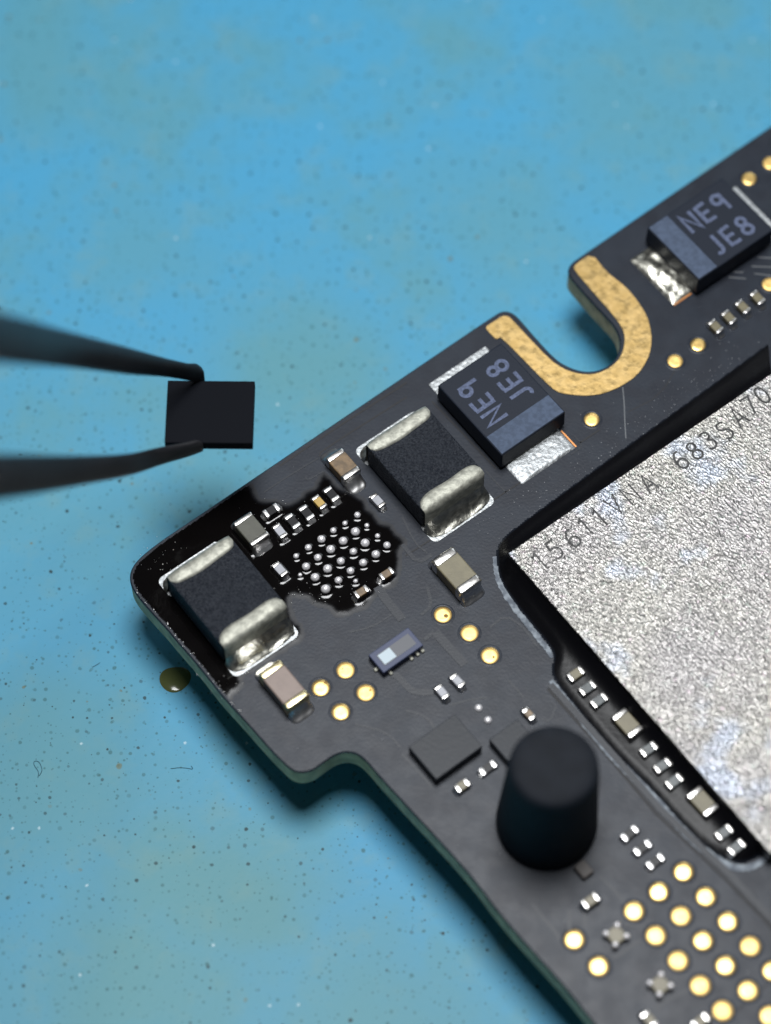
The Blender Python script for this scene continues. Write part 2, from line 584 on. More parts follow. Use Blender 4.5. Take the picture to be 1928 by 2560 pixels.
pads = []
for zx, zy in ((1165, 640), (1025, 755), (1293, 783), (882, 865), (1151, 893), (1420, 925), (1007, 1005), (1277, 1035), (1548, 1066), (1135, 1149), (1407, 1178), (1675, 1208), (1262, 1291), (1535, 1320), (1390, 1435), (1660, 1465), (540, 1028), (680, 1181)):
    pads.append((1200 + zx * .437, 1900 + zy * .437, 0.325))
pads += [(1107.5, 1537, .30), (1174, 1583, .30), (1225, 1639, .30), (864, 1676, .30), (802, 1720, .30), (852, 1780, .30), (914.5, 1732, .30)]
pads += [(1688, 903, .27), (1745.5, 862, .27), (1873, 447, .27), (1926, 408, .27), (1924, 711, .27), (1479.5, 1049, .27)]
for r in (0.325, 0.30, 0.27):
    pad_me[r] = (disc_mesh(r, -0.01, 0.02, M['goldpad']), ring_mesh(r + 0.012, r + 0.10, -0.002, 0.012, M['mask']))
for x, y, r in pads:
    o = obj('test_pad', pad_me[r][0], board, B(x, y))
    obj('mask_lip', pad_me[r][1], o)
    mk = {(1107.5, 1537): (0.10, -0.05, 0.075), (802, 1720): (0.16, 0.19, 0.06), (914.5, 1732): (0.14, 0.08, 0.04), (1225, 1639): (0.12, -0.06, 0.045), (864, 1676): (-0.1, 0.05, 0.03)}.get((x, y))
    if mk:
        obj('probe_mark', disc_mesh(mk[2], 0.018, 0.024, M['probe'], 10, 0.004), o, (mk[0], mk[1], 0))

# ------------------------------------------------------------------ traces and steps in the mask


def trace(px, width, h=0.014, material='mask_line', name='trace', smooth=1):
    pts = [B2(*p) for p in px]
    if smooth and len(pts) > 2:
        pts = chaikin(pts, smooth, False)
    v, f = ribbon_geo(pts, width, ZT - 0.002, h)
    return obj(name, mesh_from(name, v, f, M[material]), board)


q5 = lambda L: [(850 + x * .39016, 1350 + y * .39016) for x, y in L]
q6 = lambda L: [(700 + x * .3301, 950 + y * .3301) for x, y in L]
q3 = lambda L: [(850 + x * .39016, 750 + y * .39016) for x, y in L]
trace(q5([(330, 860), (370, 870), (440, 950), (480, 975), (600, 975)]), 0.22)
trace(q5([(610, 590), (700, 690), (800, 800)]), 0.30, 0.018)
trace(q5([(540, 640), (600, 590)]), 0.12)
trace(q5([(240, 300), (300, 390), (400, 510)]), 0.30, 0.018)
trace(q5([(400, 30), (500, 150), (590, 95)]), 0.14)
trace(q5([(395, 1370), (590, 1580)]), 0.07, 0.01)
trace(q5([(1290, 1150), (1350, 1160), (1385, 1060)]), 0.05, 0.01)
trace(q6([(-120, 850), (60, 730), (290, 592)]), 0.05, 0.012)
trace(q6([(0, 650), (400, 380), (960, 20)]), 0.06, 0.012, 'groove')
trace(q6([(300, 580), (310, 540), (960, 130)]), 0.05, 0.010, 'groove')
trace(q6([(190, 735), (215, 760), (330, 690)]), 0.05, 0.012)
trace(q3([(420, 1640), (1090, 1215), (1666, 830)]), 0.05, 0.010, 'groove')
trace(q3([(400, 1390), (480, 1560), (560, 1620)]), 0.06, 0.012)
trace(q3([(930, 1090), (1010, 1180), (1080, 1245)]), 0.05, 0.010)
trace(q3([(1490, 860), (1565, 935), (1480, 990)]), 0.04, 0.010)
trace(q3([(590, 650), (800, 870), (1000, 1080)]), 0.05, 0.010, 'groove')
trace([(1370, 1722), (1500, 1868), (1641, 2034), (1812, 2196), (1960, 2350)], 0.10, 0.012, 'groove', 'mask_step', 0)
trace([(1376, 1712), (1508, 1858), (1650, 2022), (1822, 2184), (1960, 2330)], 0.22, 0.03, 'mask_line', 'mask_step', 0)
trace(q5([(60, 590), (200, 560), (330, 480)]), 0.06, 0.010)
trace(q5([(420, 1090), (560, 1130), (640, 1260)]), 0.08, 0.010)
trace(q5([(700, 1060), (840, 1020), (940, 1010)]), 0.06, 0.010)
trace(q5([(960, 560), (1060, 480), (1180, 560), (1260, 680)]), 0.08, 0.010)
trace(q5([(1080, 900), (1180, 1010)]), 0.06, 0.010)
trace(q5([(520, 480), (590, 420), (560, 300)]), 0.10, 0.012)
trace(q5([(100, 1180), (300, 1230), (390, 1330)]), 0.06, 0.010)
trace([(1500, 2190), (1560, 2250), (1580, 2300)], 0.08, 0.010)
trace([(1330, 2260), (1390, 2330), (1400, 2350)], 0.08, 0.010)
trace([(1424, 2275), (1424, 2330)], 0.12)
trace([(1462, 2280), (1462, 2320)], 0.10)
trace([(1530, 2395), (1560, 2380), (1600, 2350)], 0.10)
trace([(1640, 2520), (1690, 2490), (1730, 2470)], 0.10)
trace([(1560, 2310), (1600, 2316)], 0.10)
trace([(1920, 2460), (1840, 2530), (1800, 2570)], 0.05, 0.01, 'groove')
for a, b in (((1835, 680), (1858, 681)), ((1822, 693), (1865, 697)), ((1880, 666), (1935, 668)), ((1886, 684), (1935, 690)), ((1895, 643), (1935, 646))):
    trace([a, b], 0.035, 0.008, 'scratch', 'scratch', 0)
trace([(1557, 968), (1561, 1010), (1562, 1050), (1565, 1096)], 0.03, 0.006, 'scratch', 'scratch')
trace([(1700, 905), (1650, 990), (1570, 1030)], 0.03, 0.006, 'groove')

# ------------------------------------------------------------------ soldered parts


def fillet_mesh(W, H, D, x0, material, sgn=1, wob=0.0, n=10, power=2.2):
    """solder ramp from an end face down to its pad"""
    verts, faces = [], []
    ns, ntt = 2 * n + 1, n + 1
    for j in range(ntt):
        tt = j / n
        half = W / 2 * (1.02 - 0.10 * tt ** 3) * (1 - max(0, tt - .8) ** 2 * 3)
        for i in range(ns):
            s = -1 + 2 * i / (ns - 1)
            edge = 1 - abs(s) ** 6
            ext = D * (1 - 0.18 * abs(s) ** 5)
            z = H * (1 - tt) ** power * (0.35 + 0.65 * edge) + 0.055 * edge * (1 - tt ** 8) + wob * math.sin(7 * s + 3 * tt) * edge * (1 - tt) * tt
            if tt == 1 or abs(s) == 1:
                z *= 0.0 if tt == 1 else 0.25
            verts.append((sgn * (x0 + ext * tt), s * half, max(z, -0.005)))
    for j in range(ntt - 1):
        for i in range(ns - 1):
            f = (j * ns + i, j * ns + i + 1, (j + 1) * ns + i + 1, (j + 1) * ns + i)
            faces.append(f if sgn < 0 else f[::-1])
    return mesh_from('solder_fillet', verts, faces, material, True)


CAPS = {}


def chip_part(name, px, py, axis, L, W, H, body, end='end', ef=0.24, solder=True, jig=True, sink=0.0, rot=0.0, fil=0.22, solmat='soldershiny'):
    """two-ended chip part: body, two end caps, two solder ramps; px, py: middle of its top face"""
    key = (L, W, H, body, end, ef, solder, fil, solmat)
    if key not in CAPS:
        c = [box_mesh('body', L - 0.04, W, 0.03, H, M[body], bev=min(W, H) * .07)]
        e = L * ef
        for s in (-1, 1):
            c.append(box_mesh('terminal', e, W + 0.024, 0.02, H + 0.014, M[end], bev=min(e, W, H) * .24, cx=s * (L / 2 - e / 2), seg=3, smooth=True))
        if solder:
            for s in (-1, 1):
                c.append(fillet_mesh(W * 1.05, H * .55, fil, L / 2 - 0.01, M[solmat], s, wob=0.03))
        CAPS[key] = c
    c = CAPS[key]
    o = obj(name, c[0], board, B(px, py, H) - Vector((0, 0, sink)), AX[axis] + rot + (random.uniform(-.04, .04) if jig else 0))
    obj('terminal', c[1], o)
    obj('terminal', c[2], o)
    if solder:
        obj('solder_fillet', c[3], o)
        obj('solder_fillet', c[4], o)
    return o


def lbl(o, text):
    o['label'] = text
    return o


CC = 'ceramic_capacitor'
lbl(chip_part(CC, 710, 1711, 'v', 1.62, 0.86, 0.62, 'mauve', 'endgold', 0.19, fil=0.36, jig=False), 'mauve ceramic capacitor with gold-toned ends beside four gold pads')
lbl(chip_part(CC, 1142, 1426, 'v', 1.60, 0.88, 0.62, 'beige', 'end', 0.22, fil=0.26, jig=False), 'large khaki ceramic capacitor next to the silver chip corner')
lbl(chip_part(CC, 858, 1160, 'v', 1.10, 0.68, 0.50, 'brown', 'end', 0.22, fil=0.42, jig=False), 'brown ceramic capacitor between the inductors')
lbl(chip_part(CC, 628, 1322, 'v', 1.10, 0.72, 0.52, 'olive', 'end', 0.17, fil=0.25, jig=False), 'dark olive ceramic capacitor touching the corner inductor')
q2 = lambda x, y: (550 + x * .3001, 1150 + y * .3001)
small = [((500, 588), 'v', 'grey'), ((1315, 335), 'v', 'grey'), ((500, 908), 'v', 'grey'), ((828, 348), 'v', 'ochre'), ((1388, 945), 'u', 'brown'), ((1178, 1095), 'u', 'brown')]
for (x, y), a, b in small:
    L, W = (0.56, 0.27) if b != 'brown' else (0.50, 0.26)
    chip_part(CC, *q2(x, y), a, L, W, 0.26, b, fil=0.12)
for (x, y), a in (((428, 418), 'u'), ((605, 508), 'v'), ((722, 437), 'v'), ((930, 282), 'v')):
    chip_part('chip_resistor', *q2(x, y), a, 0.58, 0.30, 0.20, 'resist', 'soldershiny', 0.27, fil=0.12)
# near the middle and the bumper
chip_part(CC, 1105, 1729, 'v', 0.52, 0.26, 0.26, 'grey', fil=0.12)
chip_part(CC, 1144, 1701, 'v', 0.52, 0.26, 0.26, 'grey', fil=0.12)
chip_part(CC, 1322, 1784, 'v', 0.50, 0.24, 0.22, 'brown', fil=0.10, ef=0.33)
chip_part(CC, 1156, 1963, 'u', 0.50, 0.28, 0.24, 'beige', fil=0.10, ef=0.3)
for x, y in ((1220, 1919), (1575, 2083), (1607, 2119), (1639, 2153)):
    chip_part('chip_resistor', x, y, 'u', 0.62, 0.27, 0.16, 'resist', 'soldershiny', 0.28, fil=0.08)
chip_part(CC, 1477, 2251, 'u', 0.56, 0.30, 0.28, 'beige', fil=0.12)
chip_part(CC, 1624, 2549, 'v', 0.60, 0.30, 0.28, 'beige', fil=0.12, ef=0.3)
chip_part(CC, 1752, 2553, 'u', 0.60, 0.30, 0.28, 'beige', fil=0.12, ef=0.3)
# four in a row by the upper tantalum part
for x, y in ((1790, 815), (1823, 792), (1858, 766), (1895, 743)):
    chip_part(CC, x, y, 'v', 0.56, 0.30, 0.28, 'beige', fil=0.14)
# along the silver chip, bedded in epoxy
for x, y in ((1440, 1684), (1469, 1719), (1498, 1750), (1622, 1872), (1657, 1913), (1686, 1952), (1811, 2080), (1842, 2117)):
    chip_part(CC, x, y, 'u', 0.58, 0.31, 0.30, 'beige' if y < 1700 else 'coated', fil=0.10, ef=0.25)
for x, y in ((1569, 1807), (1757, 2003)):
    chip_part(CC, x, y, 'v', 0.98, 0.56, 0.40, 'beige', fil=0.14, ef=0.23)

# loose solder bumps
ball_bm = bmesh.new()
bmesh.ops.create_uvsphere(ball_bm, u_segments=18, v_segments=12, radius=1.0)
ball_me = mesh_bm('solder_ball', ball_bm, M['ball'], True)
balls = [(1143, 445, 28), (1043, 515, 24), (1222, 537, 24), (1125, 580, 46), (942, 575, 27), (1313, 625, 26), (842, 645, 33), (1022, 660, 38), (1212, 683, 38), (1393, 703, 37), (735, 718, 28), (920, 732, 38), (1108, 750, 38), (1298, 772, 38), (632, 795, 28), (817, 800, 38), (1004, 827, 38), (1194, 845, 36), (714, 875, 34), (900, 897, 38), (1085, 915, 36), (797, 970, 38), (985, 990, 36), (882, 1062, 40), (668, 955, 18), (1133, 998, 18)]
ball_pos = []
for x, y, r in balls:
    rr = r * .3 / 75 * 0.93 + 0.006
    rr *= random.uniform(0.86, 1.12)
    p = B(*q2(x + random.uniform(-5, 5), y + random.uniform(-5, 5)), rr * 1.2)
    ball_pos.append((p.x, p.y, rr))
    o = obj('solder_ball', ball_me, board, (p.x, p.y, ZT + rr * 0.40))
    o.scale = (rr, rr, rr * 0.95)
for x, y, rr in ((1196.5, 1771, 0.13), (1220, 1801, 0.13)):
    p = B(x, y)
    o = obj('solder_bump', ball_me, board, (p.x, p.y, ZT + 0.02))
    o.scale = (rr, rr, rr * 0.8)

# ------------------------------------------------------------------ power inductors


def inductor(px, py, rot, label):
    L, W, H = 3.15, 2.52, 1.22
    o = obj('power_inductor', box_mesh('power_inductor', L - 0.1, W, 0.08, H, M['ferrite'], bev=0.06), board, B(px, py, H), AX['v'] + rot)
    o['label'] = label
    for s in (-1, 1):
        # bent metal strap: over the top edge and down the end
        ny, prof = 26, [(-0.50, -0.01), (-0.48, 0.04), (-0.38, 0.066), (-0.22, 0.075), (-0.08, 0.066), (0.02, 0.02), (0.075, -0.05), (0.095, -0.2), (0.10, -0.5), (0.10, -0.8), (0.10, -1.05)]
        verts, faces = [], []
        for j in range(ny + 1):
            y = -1 + 2 * j / ny
            k = max(0.0, 1 - abs(y) ** 5) ** 0.5
            for q, (dx, dz) in enumerate(prof):
                if q < 6:
                    xx = -0.12 + (dx + 0.12) * (0.25 + 0.75 * k) + 0.02 * math.sin(5 * y + s)
                    zz = dz * k if dz > 0 else dz
                else:
                    xx, zz = dx * (0.4 + 0.6 * k), dz
                verts.append((s * (L / 2 + xx), y * W / 2 * 0.985, H + zz))
        npf = len(prof)
        for j in range(ny):
            for q in range(npf - 1):
                f = (j * npf + q, j * npf + q + 1, (j + 1) * npf + q + 1, (j + 1) * npf + q)
                faces.append(f if s < 0 else f[::-1])
        obj('terminal', mesh_from('terminal', verts, faces, M['flap'], True), o)
        obj('solder_fillet', fillet_mesh(W * 1.02, 0.62, 0.56, L / 2 + 0.06, M['solder'], s, wob=0.08, n=16, power=2.6), o)
        a, b = L / 2 - 0.2, L / 2 + 0.66
        rr = 0.22
        poly = []
        for cx, cy, a0 in ((b - rr, W / 2 + 0.05 - rr, 0), (a + rr, W / 2 + 0.05 - rr, 90), (a + rr, -W / 2 - 0.05 + rr, 180), (b - rr, -W / 2 - 0.05 + rr, 270)):
            for k in range(7):
                an = R(a0 + 15 * k)
                poly.append((s * (cx + rr * math.cos(an)), cy + rr * math.sin(an)))
        obj('solder_pad', plate('solder_pad', poly, -0.01, 0.014, M['tin'], chamfer=0.006), o)
    return o


inductor(566, 1477, R(-0.5), 'black inductor with curved metal straps in the board corner')
inductor(1063, 1146, R(-0.5), 'black inductor with curved metal straps beside the tantalum capacitor')

# ------------------------------------------------------------------ stroke lettering


def arc(cx, cy, rx, ry, a0, a1, n=10):
    return [(cx + rx * math.cos(R(a0 + (a1 - a0) * i / n)), cy + ry * math.sin(R(a0 + (a1 - a0) * i / n))) for i in range(n + 1)]


GL = {  # strokes in a 0.6 x 1 cell; (points, closed)
    'N': [([(0.04, 0), (0.04, 1), (0.56, 0), (0.56, 1)], 0)],
    'E': [([(0.06, 0), (0.06, 1)], 0), ([(0.13, 0.94), (0.56, 0.94)], 0), ([(0.13, 0.5), (0.5, 0.5)], 0), ([(0.13, 0.06), (0.56, 0.06)], 0)],
    'q': [(arc(0.29, 0.70, 0.22, 0.24, 0, 350, 14), 1), ([(0.53, 0.94), (0.53, 0.0)], 0)],
    '9': [(arc(0.29, 0.70, 0.22, 0.24, 0, 350, 14), 1), ([(0.53, 0.78), (0.52, 0.45), (0.36, 0.04)], 0)],
    'J': [([(0.46, 1), (0.46, 0.28)] + arc(0.27, 0.26, 0.19, 0.22, 0, -140, 8), 0)],
    '8': [(arc(0.3, 0.74, 0.20, 0.21, 0, 345, 14), 1), (arc(0.3, 0.27, 0.24, 0.23, 0, 345, 14), 1)],
    '1': [([(0.12, 0.8), (0.32, 0.98), (0.32, 0)], 0)],
    'I': [([(0.3, 1), (0.3, 0)], 0)],
    '5': [([(0.52, 0.97), (0.14, 0.97), (0.10, 0.56)] + arc(0.27, 0.31, 0.26, 0.29, 110, -140, 10), 0)],
    'S': [(arc(0.3, 0.75, 0.22, 0.21, 30, 260, 8) + arc(0.3, 0.26, 0.24, 0.25, 80, -150, 8), 0)],
    '6': [(arc(0.3, 0.28, 0.24, 0.26, 0, 345, 14), 1), ([(0.05, 0.36), (0.10, 0.68), (0.28, 0.93), (0.48, 0.93)], 0)],
    'V': [([(0.03, 1), (0.3, 0), (0.57, 1)], 0)],
    'A': [([(0.03, 0), (0.3, 1), (0.57, 0)], 0), ([(0.15, 0.34), (0.45, 0.34)], 0)],
    '.': [([(0.24, 0.03), (0.36, 0.03)], 0)],
    '3': [(arc(0.28, 0.75, 0.22, 0.21, 150, -80, 8) + arc(0.28, 0.26, 0.25, 0.25, 80, -150, 8), 0)],
    '7': [([(0.05, 0.95), (0.55, 0.95), (0.22, 0)], 0)],
    '0': [(arc(0.3, 0.5, 0.24, 0.46, 0, 350, 18), 1)],
}


def text_geo(s, height, stroke, pitch, z, origin, thick=0.006):
    """returns verts, faces for the line s; reading along +x, origin = lower-left"""
    V_, F_ = [], []
    for k, ch in enumerate(s):
        if ch == ' ':
            continue
        for i, (pts, closed) in enumerate(GL[ch]):
            pp = [(origin[0] + k * pitch + x * height, origin[1] + y * height) for x, y in pts]
            v, f = ribbon_geo(pp, stroke, z + 0.0012 * i, thick, bool(closed))
            b = len(V_)
            V_ += v
            F_ += [tuple(j + b for j in q) for q in f]
    return V_, F_


# ------------------------------------------------------------------ tantalum capacitors


def tantalum(px, py, rz, label, lump):
    L, W, H = 3.48, 2.78, 1.0
    o = obj('tantalum_capacitor', box_mesh('tantalum_capacitor', L, W, 0.13, H, M['tantalum'], bev=0.05, taper=0.012), board, B(px, py, H), rz)
    o['label'] = label
    obj('polarity_bar', box_mesh('polarity_bar', 0.82, W - 0.12, H - 0.02, H + 0.010, M['tbar'], bev=0.004, cx=-L / 2 + 0.47, seg=1), o)
    for s, oy in (('NEq', 0.22), ('JE8', -1.03)):
        v, f = text_geo(s, 0.80, 0.135, 0.66, H + 0.001, (-0.62 + (0.06 if s[0] == 'J' else 0), oy), 0.007)
        obj('marking', mesh_from('marking', v, f, M['tink']), o)
    # folded leads under both ends and their pads
    for s in (-1, 1):
        obj('lead', box_mesh('lead', 0.20, 1.9, 0.03, 0.55, M['flap'], bev=0.03, cx=s * (L / 2 - 0.13)), o)
    x0, x1 = -L / 2 - 0.86, -L / 2 + 0.3
    nx, ny = 18, 40
    verts, faces = [], []
    for i in range(nx + 1):
        for j in range(ny + 1):
            a, b = i / nx, j / ny
            e = min(1, 6 * min(a * 1.6, b, 1 - b))
            z = 0.02 + 0.035 * e
            if lump:
                z += 0.16 * e * max(0, math.sin(a * 3.0)) * (0.62 + 0.16 * math.sin(b * 11 + a * 4) + 0.10 * math.sin(b * 23 - a * 9) + 0.12 * math.sin(a * 13 + b * 5))
            verts.append((x0 + (x1 - x0) * a, -W / 2 + 0.22 + (W - 0.44) * b, z if 0 < i and 0 < j < ny else -0.005))
    for i in range(nx):
        for j in range(ny):
            q = i * (ny + 1) + j
            faces.append((q, q + ny + 1, q + ny + 2, q + 1))
    obj('solder_pad', mesh_from('solder_pad', verts, faces, M['solder' if lump else 'tin'], True), o)
    me = box_mesh('pad_copper', 0.80, 0.06, -0.005, 0.02, M['copper'], bev=0.004, cx=-L / 2 - 0.45, cy=-(W / 2 - 0.195), seg=1)
    obj('pad_copper', me, o)
    obj('solder_pad', box_mesh('solder_pad', 0.86, W - 0.30, -0.005, 0.025, M['tin'], bev=0.008, cx=L / 2 + 0.21, seg=1), o)
    return o


tantalum(1254, 996, AX['v'] + math.pi, 'tantalum capacitor with light bar, beside the gold horseshoe pad', False)
tantalum(1777, 571, AX['u'], 'tantalum capacitor with lumpy solder at its barred end', True)

# ------------------------------------------------------------------ small chips
s_ = obj('sensor_chip', box_mesh('sensor_chip', 1.62, 0.80, 0.05, 0.34, M['blue'], bev=0.02), board, B(990, 1625, 0.34), AX['u'])
s_['label'] = 'small blue chip with grey window and pale square'
obj('window', box_mesh('window', 1.30, 0.46, 0.33, 0.347, M['window'], bev=0.003, seg=1, cx=0.02), s_)
obj('contact', box_mesh('contact', 0.48, 0.40, 0.345, 0.357, M['pale'], bev=0.004, seg=1, cx=-0.36), s_)
for x, y in ((-0.86, -0.05), (-0.55, -0.44), (0.3, -0.44), (0.55, -0.44), (0.75, -0.44)):
    obj('solder_joint', box_mesh('solder_joint', 0.12, 0.14, -0.005, 0.09, M['flap'], bev=0.03, cx=x, cy=y), s_)
c1 = obj('flip_chip', box_mesh('flip_chip', 1.86, 1.42, 0.10, 0.46, M['silicon'], bev=0.02), board, B(1114, 1866, 0.46), AX['u'])
c1['label'] = 'flat slate chip left of the black bumper'
c2 = obj('flip_chip', box_mesh('flip_chip', 1.15, 0.95, 0.10, 0.42, M['silicon'], bev=0.02), board, B(1282, 1850, 0.42), AX['u'])
c2['label'] = 'flat slate chip half hidden by the black bumper'
for x, y in ((1541, 2337), (1651, 2461)):
    a = obj('four_terminal_chip', box_mesh('four_terminal_chip', 0.50, 0.50, 0.03, 0.24, M['beige'], bev=0.02), board, B(x, y, 0.24), AX['u'])
    for sx in (-1, 1):
        for sy in (-1, 1):
            b = obj('terminal', ball_me, a, (sx * 0.225, sy * 0.225, 0.215))
            b.scale = (0.105, 0.105, 0.10)

# rubber bumper
prof = [(0.0, 4.72), (0.9, 4.73), (1.20, 4.70), (1.30, 4.64), (1.36, 4.50), (1.40, 4.1), (1.48, 2.5), (1.56, 1.0), (1.60, 0.25), (1.57, 0.08), (1.50, 0.0)]
seg = 56
verts, faces = [(0, 0, 4.715)], []
for r_, z_ in prof[1:]:
    for i in range(seg):
        a = 2 * math.pi * i / seg
        verts.append((r_ * math.cos(a), r_ * math.sin(a), z_))
for i in range(seg):
    faces.append((0, 1 + i, 1 + (i + 1) % seg))
for k in range(len(prof) - 2):
    for i in range(seg):
        j = (i + 1) % seg
        faces.append((1 + k * seg + i, 1 + (k + 1) * seg + i, 1 + (k + 1) * seg + j, 1 + k * seg + j))
bp = B(1366, 2058)
o = obj('rubber_bumper', mesh_from('rubber_bumper', verts, faces, M['rubber'], True), board, bp)
o['label'] = 'tall black rubber pillar, slightly tapered, with flat top'
obj('tab', box_mesh('tab', 0.52, 0.42, 0.0, 0.20, M['tab'], bev=0.03), board, B(1460, 2172, 0.2), AX['v'])

# ------------------------------------------------------------------ silver chip
HC = 0.80
cpt = B(1270, 1383, HC)
CLX, CLY = 15.0, 13.15     # along u, along v
ang = PHI - R(0.6)
cu = Vector((math.cos(ang), math.sin(ang)))
cv = Vector((math.sin(ang), -math.cos(ang)))
ccen = Vector((cpt.x, cpt.y)) + cu * CLX / 2 + cv * CLY / 2
chip = obj('memory_chip', box_mesh('memory_chip', CLX, CLY, 0.15, HC - 0.05, M['package'], bev=0.03), board, (ccen.x, ccen.y, ZT), ang)
chip['label'] = 'large chip with grainy silver top and faint dark lettering'
obj('silver_top', box_mesh('silver_top', CLX - 0.02, CLY - 0.02, HC - 0.048, HC, M['silver'], bev=0.02), chip)
# faint text along the upper edge: each character where it stands
for ch, x, y in (('1', 1350, 1402), ('5', 1386, 1374), ('6', 1430, 1345), ('1', 1464, 1317), ('1', 1500, 1294), ('V', 1535, 1262), ('N', 1576, 1236), ('A', 1620, 1208), ('.', 1664, 1192), ('6', 1700, 1150), ('8', 1736, 1127), ('3', 1770, 1101), ('S', 1811, 1076), ('A', 1846, 1042), ('7', 1874, 1014), ('0', 1905, 988)):
    p = Vector(B2(x, y, HC)) - ccen
    lx, ly = p.dot(cu), p.dot(-cv)
    v, f = text_geo(ch, 0.72, 0.075, 0.6, HC - 0.001, (lx - 0.21, ly - 0.36), 0.007)
    obj('character', mesh_from('character', v, f, M['mark']), chip)

# epoxy round the chip
ring_px = [(2150, 690), (1868, 898), (1700, 1020), (1535, 1138), (1372, 1258), (1290, 1318), (1258, 1345), (1242, 1370), (1241, 1400), (1250, 1457), (1314, 1545), (1372, 1612), (1386, 1640), (1380, 1668), (1382, 1698), (1445, 1776), (1532, 1881), (1620, 1964), (1724, 2082), (1786, 2135), (1842, 2161), (1884, 2153), (1930, 2117), (2150, 1950)]
ring = chaikin([B2(*p) for p in ring_px], 2)
step = 0.075
xs = [p[0] for p in ring]
ys = [p[1] for p in ring]
X, Y = np.meshgrid(np.arange(min(xs) - .1, 13.2, step), np.arange(min(ys) - .1, max(ys) + .1, step))
dx, dy = X - ccen.x, Y - ccen.y
lu, lv = np.abs(dx * cu.x + dy * cu.y) - CLX / 2, np.abs(dx * cv.x + dy * cv.y) - CLY / 2
dch = np.hypot(np.maximum(lu, 0), np.maximum(lv, 0)) + np.minimum(np.maximum(lu, lv), 0)
ins = in_poly(X, Y, ring)
dp = dist_poly(X, Y, ring)
Z = ZT + 0.004 + 0.085 * np.clip(dp / 0.25, 0, 1) ** 0.6 + 0.50 * np.exp(-np.maximum(dch, 0) / 0.28) * np.clip(dp / 0.3, 0, 1)
Z += 0.012 * np.sin(X * 2.3 + Y) * np.clip(dp / .3, 0, 1)
Z = np.where(ins, Z, ZT - 0.01)
keep = (ins | (dp < step * 0.7)) & (dch > -0.1)
o = obj('underfill', field_mesh('underfill', X, Y, Z, keep, M['underfill'], np.where(ins, np.clip(dp / 0.12, 0, 1), 0)), board)
o['label'] = 'glossy black epoxy round the silver chip'
# frosted rim along the epoxy
rim_px = [(1236, 1392), (1246, 1462), (1308, 1549), (1368, 1620), (1380, 1645)]
rim2_px = [(1377, 1702), (1440, 1782), (1526, 1888), (1614, 1972), (1718, 2090), (1782, 2145), (1842, 2174), (1890, 2166), (1935, 2130)]
for k, (rp, w0) in enumerate(((rim_px, 0.20), (rim2_px, 0.26))):
    pts = chaikin([B2(*p) for p in rp], 4, False)
    n = len(pts)
    wd = [w0 * (0.25 + 0.75 * math.sin(math.pi * min(1, max(0, i / (n - 1)) * 0.9 + 0.08)) ** 0.6) for i in range(n)]
    v, f = ribbon_geo(pts, wd, ZT - 0.002, 0.02, jitter=0.022)
    obj('residue_rim', mesh_from('residue_rim', v, f, M['frost']), board)

# ------------------------------------------------------------------ wet flux round the bare chip site
flux_px = [(640, 1232), (655, 1250), (706, 1253), (727, 1260), (745, 1243), (778, 1219), (799, 1196), (806, 1178), (835, 1200), (860, 1222), (900, 1238), (915, 1262), (952, 1300), (985, 1318), (1000, 1342), (1018, 1358), (999, 1386), (1000, 1420), (1000, 1452), (972, 1476), (940, 1484), (934, 1508), (896, 1530), (852, 1548), (826, 1530), (784, 1508), (748, 1490), (722, 1488), (735, 1540), (770, 1580), (740, 1612), (690, 1640), (640, 1672), (606, 1690), (612, 1704), (600, 1722), (590, 1738), (556, 1760), (520, 1738), (484, 1696), (444, 1650), (410, 1610), (374, 1568), (345, 1535), (320, 1506), (304, 1474), (302, 1434), (316, 1394), (352, 1358), (402, 1324), (462, 1284), (542, 1228), (592, 1196), (622, 1196)]
fl = chaikin([B2(*p) for p in flux_px], 2)
fl = inset(fl if area(fl) > 0 else fl[::-1], -0.07)
fl = [(x + 0.05 * math.sin(9 * x + 5 * y) + random.gauss(0, 0.012), y + 0.05 * math.sin(8 * y - 6 * x) + random.gauss(0, 0.012)) for x, y in fl]
step = 0.045
xs = [p[0] for p in fl]
ys = [p[1] for p in fl]
X, Y = np.meshgrid(np.arange(min(xs) - .1, max(xs) + .1, step), np.arange(min(ys) - .1, max(ys) + .1, step))
ins = in_poly(X, Y, fl) & in_poly(X, Y, outline) & (dist_poly(X, Y, outline) > 0.075)
dp = dist_poly(X, Y, fl)
ed = np.clip(dp / 0.50, 0, 1)
ed = ed * ed * (3 - 2 * ed)
Z = ZT + 0.002 + 0.010 * ed + 0.003 * ed * (np.sin(X * 4.1 + 1.3 * Y) + np.sin(Y * 5.3 - X * 2.2))
men = np.zeros(X.shape)
for bx, by, rr in ball_pos:
    d = np.hypot(X - bx, Y - by)
    men = np.maximum(men, rr * 0.55 * np.exp(-np.maximum(d - rr * 0.85, 0) / 0.04))
for c in board.children:
    if c.name.startswith(('ceramic_cap', 'chip_res')) and in_poly(np.array([c.location.x]), np.array([c.location.y]), fl)[0]:
        a = c.rotation_euler.z
        hx, hy, hz = (max(v.co[i] for v in c.data.vertices) for i in range(3))
        ddx, ddy = X - c.location.x, Y - c.location.y
        qx = np.abs(ddx * math.cos(a) + ddy * math.sin(a)) - hx
        qy = np.abs(-ddx * math.sin(a) + ddy * math.cos(a)) - hy
        d = np.hypot(np.maximum(qx, 0), np.maximum(qy, 0))
        men = np.maximum(men, min(0.08, hz * 0.35) * np.exp(-d / 0.045))
Z += men * ed
Z = np.where(ins, Z, ZT + 0.002)
o = obj('flux_residue', field_mesh('flux_residue', X, Y, Z, ins, M['flux'], np.where(ins, np.clip(dp / 0.40, 0, 1), 0)), board)
o['label'] = 'wet dark flux over the corner and the bare solder balls'

